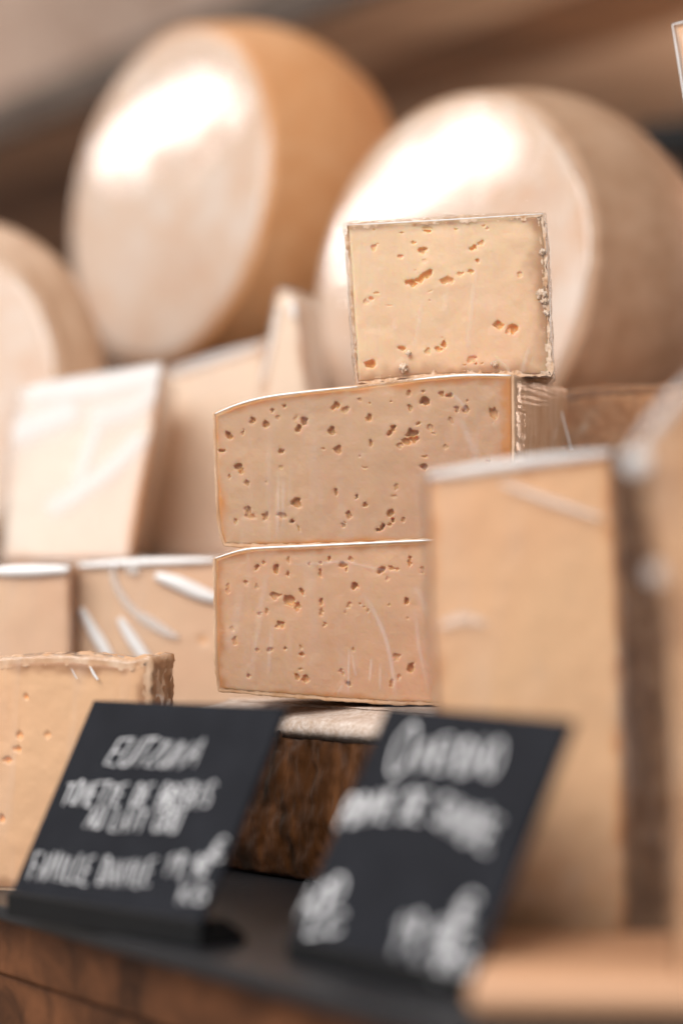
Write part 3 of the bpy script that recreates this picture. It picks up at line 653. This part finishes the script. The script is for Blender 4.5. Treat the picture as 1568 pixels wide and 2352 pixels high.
# tall slab whose upper corner enters the picture at the right edge
piece('clear wrapped cheese slab reaching in at the upper right corner',
      [(1551, 62), (1600, 52), (1760, 44)], [(1760, 40), (1890, 1000), (1990, 1900)], [(1850, 1900), (1900, 1900), (1990, 1900)], [(1551, 62), (1574, 190), (1700, 1000), (1850, 1900)],
      1.24, 2, (.05, .07, 0), M_pink, None, 60, 60, (), .001, .002, film=F_clear, seed=47, grow=.001,
      folds=[([(1543, 56), (1552, 110), (1564, 185), (1600, 420)], 2.2, C_white), ([(1552, 60), (1562, 120), (1572, 190)], 1.2, C_faint), ([(1544, 56), (1570, 50), (1600, 44)], 2, C_white)])

# pale wooden board in the right bottom corner
bd = empty('serving_board', np.array([.09, .88, TRAY_Z]), 'pale wooden board lying under the golden wedges, bottom right corner', 'board')
a0 = at(1072, 2356, .815); a0[2] = TRAY_Z + .0006
box_uv('board_slab', a0, np.array([.19, -.012, 0]), np.array([.016, .125, 0]), np.array([0, 0, .0125]), M_board, bd, .005)

# ================================================================== PRICE SIGNS
GL = {'A': [[(0, 0), (.5, 1), (1, 0)], [(.2, .4), (.8, .4)]], 'B': [[(0, 0), (0, 1), (.7, .95), (.75, .6), (0, .52), (.85, .45), (.9, .08), (0, 0)]], 'C': [[(.95, .85), (.6, 1), (.1, .75), (.05, .25), (.5, 0), (.95, .15)]],
      'D': [[(0, 0), (.05, 1), (.7, .85), (.9, .45), (.6, .08), (0, 0)]], 'E': [[(.95, 1), (.05, .95), (0, .02), (.95, 0)], [(.02, .5), (.7, .52)]], 'F': [[(0, 0), (.05, 1), (.95, 1)], [(.02, .5), (.7, .52)]],
      'G': [[(.95, .85), (.5, 1), (.05, .7), (.1, .15), (.55, 0), (.95, .2), (.95, .48), (.5, .48)]], 'I': [[(.5, 0), (.5, 1)]], 'K': [[(0, 0), (0, 1)], [(.9, 1), (.05, .5), (.95, 0)]], 'L': [[(.1, 1), (0, .02), (.9, 0)]],
      'M': [[(0, 0), (.1, 1), (.5, .3), (.9, 1), (1, 0)]], 'N': [[(0, 0), (.05, 1), (.9, 0), (.95, 1)]], 'O': [[(.5, 1), (.05, .65), (.15, .1), (.6, 0), (.95, .4), (.8, .9), (.5, 1)]], 'P': [[(0, 0), (.05, 1), (.8, .92), (.8, .55), (.03, .48)]],
      'R': [[(0, 0), (.05, 1), (.8, .92), (.8, .6), (.03, .5), (.9, 0)]], 'S': [[(.9, .88), (.5, 1), (.1, .8), (.3, .55), (.85, .35), (.75, .05), (.05, .08)]], 'T': [[(.5, 0), (.5, 1)], [(0, .98), (1, 1.02)]], 'U': [[(.02, 1), (.05, .2), (.45, 0), (.85, .2), (.95, 1)], [(.95, 1), (.97, 0)]],
      'V': [[(0, 1), (.45, 0), (.95, 1)]], 'Z': [[(.05, 1), (.9, 1), (.05, 0), (.95, 0)]], '1': [[(.1, .7), (.5, 1), (.5, 0)]], '9': [[(.8, .75), (.45, .5), (.1, .75), (.45, 1), (.8, .78), (.7, 0)]], '0': [[(.5, 1), (.1, .6), (.2, .08), (.6, 0), (.9, .4), (.8, .9), (.5, 1)]],
      '3': [[(.1, .95), (.6, 1), (.8, .75), (.35, .55), (.85, .35), (.6, 0), (.05, .08)]], '4': [[(.6, 0), (.6, 1), (.05, .35), (.95, .35)]], ',': [[(.4, .1), (.25, -.2)]], '€': [[(.95, .9), (.55, 1), (.15, .6), (.2, .15), (.6, 0), (.95, .1)], [(0, .6), (.7, .6)], [(0, .4), (.65, .4)]], '/': [[(0, 0), (1, 1)]]}
def sign(label, TLp, TRp, BRp, BLp, Dl, Dr, lines, sw, hold_h):
    BL, BR = at(*BLp, Dl), at(*BRp, Dr)
    z = (BL[2] + BR[2]) / 2
    b = BR - BL
    r1 = rays(TLp); TL = r1 * ((BL @ b) / (r1 @ b))
    v = TL - BL; TR = BR + v
    n = np.cross(b, v); n /= np.linalg.norm(n)
    if n[1] > 0: n = -n
    print('sign', label[:12], 'w', np.linalg.norm(b), 'h', np.linalg.norm(v), 'lean', math.degrees(math.atan2(np.hypot(v[0], v[1]), v[2])), 'n', n,
          'TR px', 784 + FPX * (TR[0] / TR[1]))
    mid = (BL + BR) / 2; mid = np.array([mid[0], mid[1], TRAY_Z])
    root = empty('price_sign', mid, label, 'sign', 'black price signs')
    t = .0028
    e = bevel(mesh('slate', *hexa([BL, BR, TR, TL, BL - n * t, BR - n * t, TR - n * t, TL - n * t]), M_slate, root, smooth=False), .0005); fix_normals(e)
    # holder: grooved black block along the foot
    bh = b / np.linalg.norm(b); back = np.array([-bh[1], bh[0], 0]); back = back if back[1] > 0 else -back
    f0, f1 = BL - back * .0004 - bh * .0005, BR - back * .0004 + bh * .0005
    zt = z + .0022; V = []
    for p in (f0, f1):
        for (k, zz) in ((0, TRAY_Z + .0004), (0, zt - .001), (.001, zt), (.0012, zt), (.0014, z - .003), (.0065, z - .003), (.0067, zt), (.013, zt), (.024, TRAY_Z + .004), (.025, TRAY_Z + .0004)):
            V.append(np.array([p[0], p[1], 0]) + back * k + np.array([0, 0, zz]))
    m = 10; Fc = [(i, (i + 1) % m, m + (i + 1) % m, m + i) for i in range(m)] + [tuple(range(m)), tuple(range(2 * m - 1, m - 1, -1))]
    fix_normals(mesh('holder', V, Fc, M_blackmetal, root, smooth=False))
    # handwriting: (text, baseline px points, cap height vector px, fill of a cell)
    P0 = BL + n * .00015; parts = []
    for text, base, cap, fill in lines:
        C = np.array(catmull(base, 12)); dl = np.r_[0, np.cumsum(np.linalg.norm(np.diff(C, axis=0), axis=1))]
        def bp(s): return np.array([np.interp(s * dl[-1], dl, C[:, 0]), np.interp(s * dl[-1], dl, C[:, 1])])
        cw = 1 / len(text)
        for i, ch in enumerate(text):
            if ch == ' ': continue
            cs = 1 + random.uniform(-.08, .1); dy = random.uniform(-.06, .06)
            for st in GL[ch]:
                q = []
                pts = catmull([(p[0], p[1], 0) for p in st], 5) if len(st) > 2 and ch in 'BCDGOPRSU0369€' else [(p[0], p[1], 0) for p in st]
                for (u, w, _) in pts:
                    s = (i + .5 + (u - .5) * fill) * cw
                    pb = bp(min(max(s, 0), 1)); q.append(pb + np.array(cap) * (w * cs + dy))
                q3 = hit(np.array(q), P0, n)
                parts.append(tube(list(q3), sw, 8, flat=.00025, nrm=n))
    V, Fc = merge(parts); fix_normals(mesh('handwriting', V, Fc, M_chalk, root))
    return root
M_slate = plain_mat('sign_slate', (.016, .017, .021), .75, .35, 500, .15, .06)
M_chalk = plain_mat('chalk_white', (.86, .86, .88), .7, .2, 900, .06)
c5 = lambda x, y: (x * .4102, 1579 + y * .4102)
c6 = lambda x, y: (631.6 + x * .4394, 1579 + y * .4394)
sign('black price sign with four lines of white handwriting, left of the dark crusted cheese', (215, 1608), (641, 1615), (458, 2122), (20, 2064), 1.07, .975,
     [('EUTZUNA', [c5(585, 425), c5(850, 440), c5(1085, 445)], (38, -62), .86),
      ('TOMETTE DE BREBIS', [c5(330, 655), c5(750, 668), c5(1165, 668)], (22, -52), .76),
      ('AU LAIT CRU', [c5(465, 785), c5(720, 805), c5(985, 805)], (20, -48), .76),
      ('FAMILLE DANILE', [c5(150, 1075), c5(480, 1100), c5(835, 1110)], (20, -60), .76),
      ('19,90', [c5(905, 1045), c5(1040, 1065), c5(1150, 1050)], (20, -50), .76),
      ('€', [c5(1175, 965), c5(1250, 960)], (12, -46), .9),
      ('KG', [c5(990, 1205), c5(1150, 1205)], (14, -42), .76)], .00042, .009)
sign('black price sign with an arched line of white handwriting, before the golden wedge', (890, 1620), (1290, 1647), (1074, 2262), (662, 2166), .95, .853,
     [('O', [c6(570, 445), c6(690, 445)], (38, -112), .85), ('MMENDAO', [c6(680, 435), c6(900, 440), c6(1150, 465)], (20, -72), .9),
      ('POMME DE SAVOIE', [c6(320, 740), c6(520, 690), c6(720, 690), c6(900, 750), c6(1110, 860)], (30, -72), .9),
      ('AOP', [c6(110, 1200), c6(330, 1175)], (22, -78), .9), ('LC', [c6(155, 1310), c6(350, 1270)], (12, -48), .9),
      ('19,90', [c6(590, 1385), c6(790, 1415), c6(930, 1400)], (26, -90), .9), ('€', [c6(930, 1250), c6(1040, 1270)], (14, -74), .9),
      ('KG', [c6(830, 1530), c6(1010, 1525)], (16, -66), .84)], .00064, .010)

# black bracket at the far right, below the shelf
br = empty('shelf_bracket', at(1600, 420, 2.0), 'black metal bracket half hidden by the right wheel', 'bracket')
box_uv('bracket_arm', at(1462, 352, 2.0), np.array([.12, -.02, 0]), np.array([0, .05, 0]), np.array([0, 0, .026]), M_blackmetal, br, .004)
box_uv('bracket_post', at(1570, 352, 2.0) + np.array([0, .004, -.34]), np.array([.03, 0, 0]), np.array([0, .03, 0]), np.array([0, 0, .338]), M_blackmetal, br, .003)
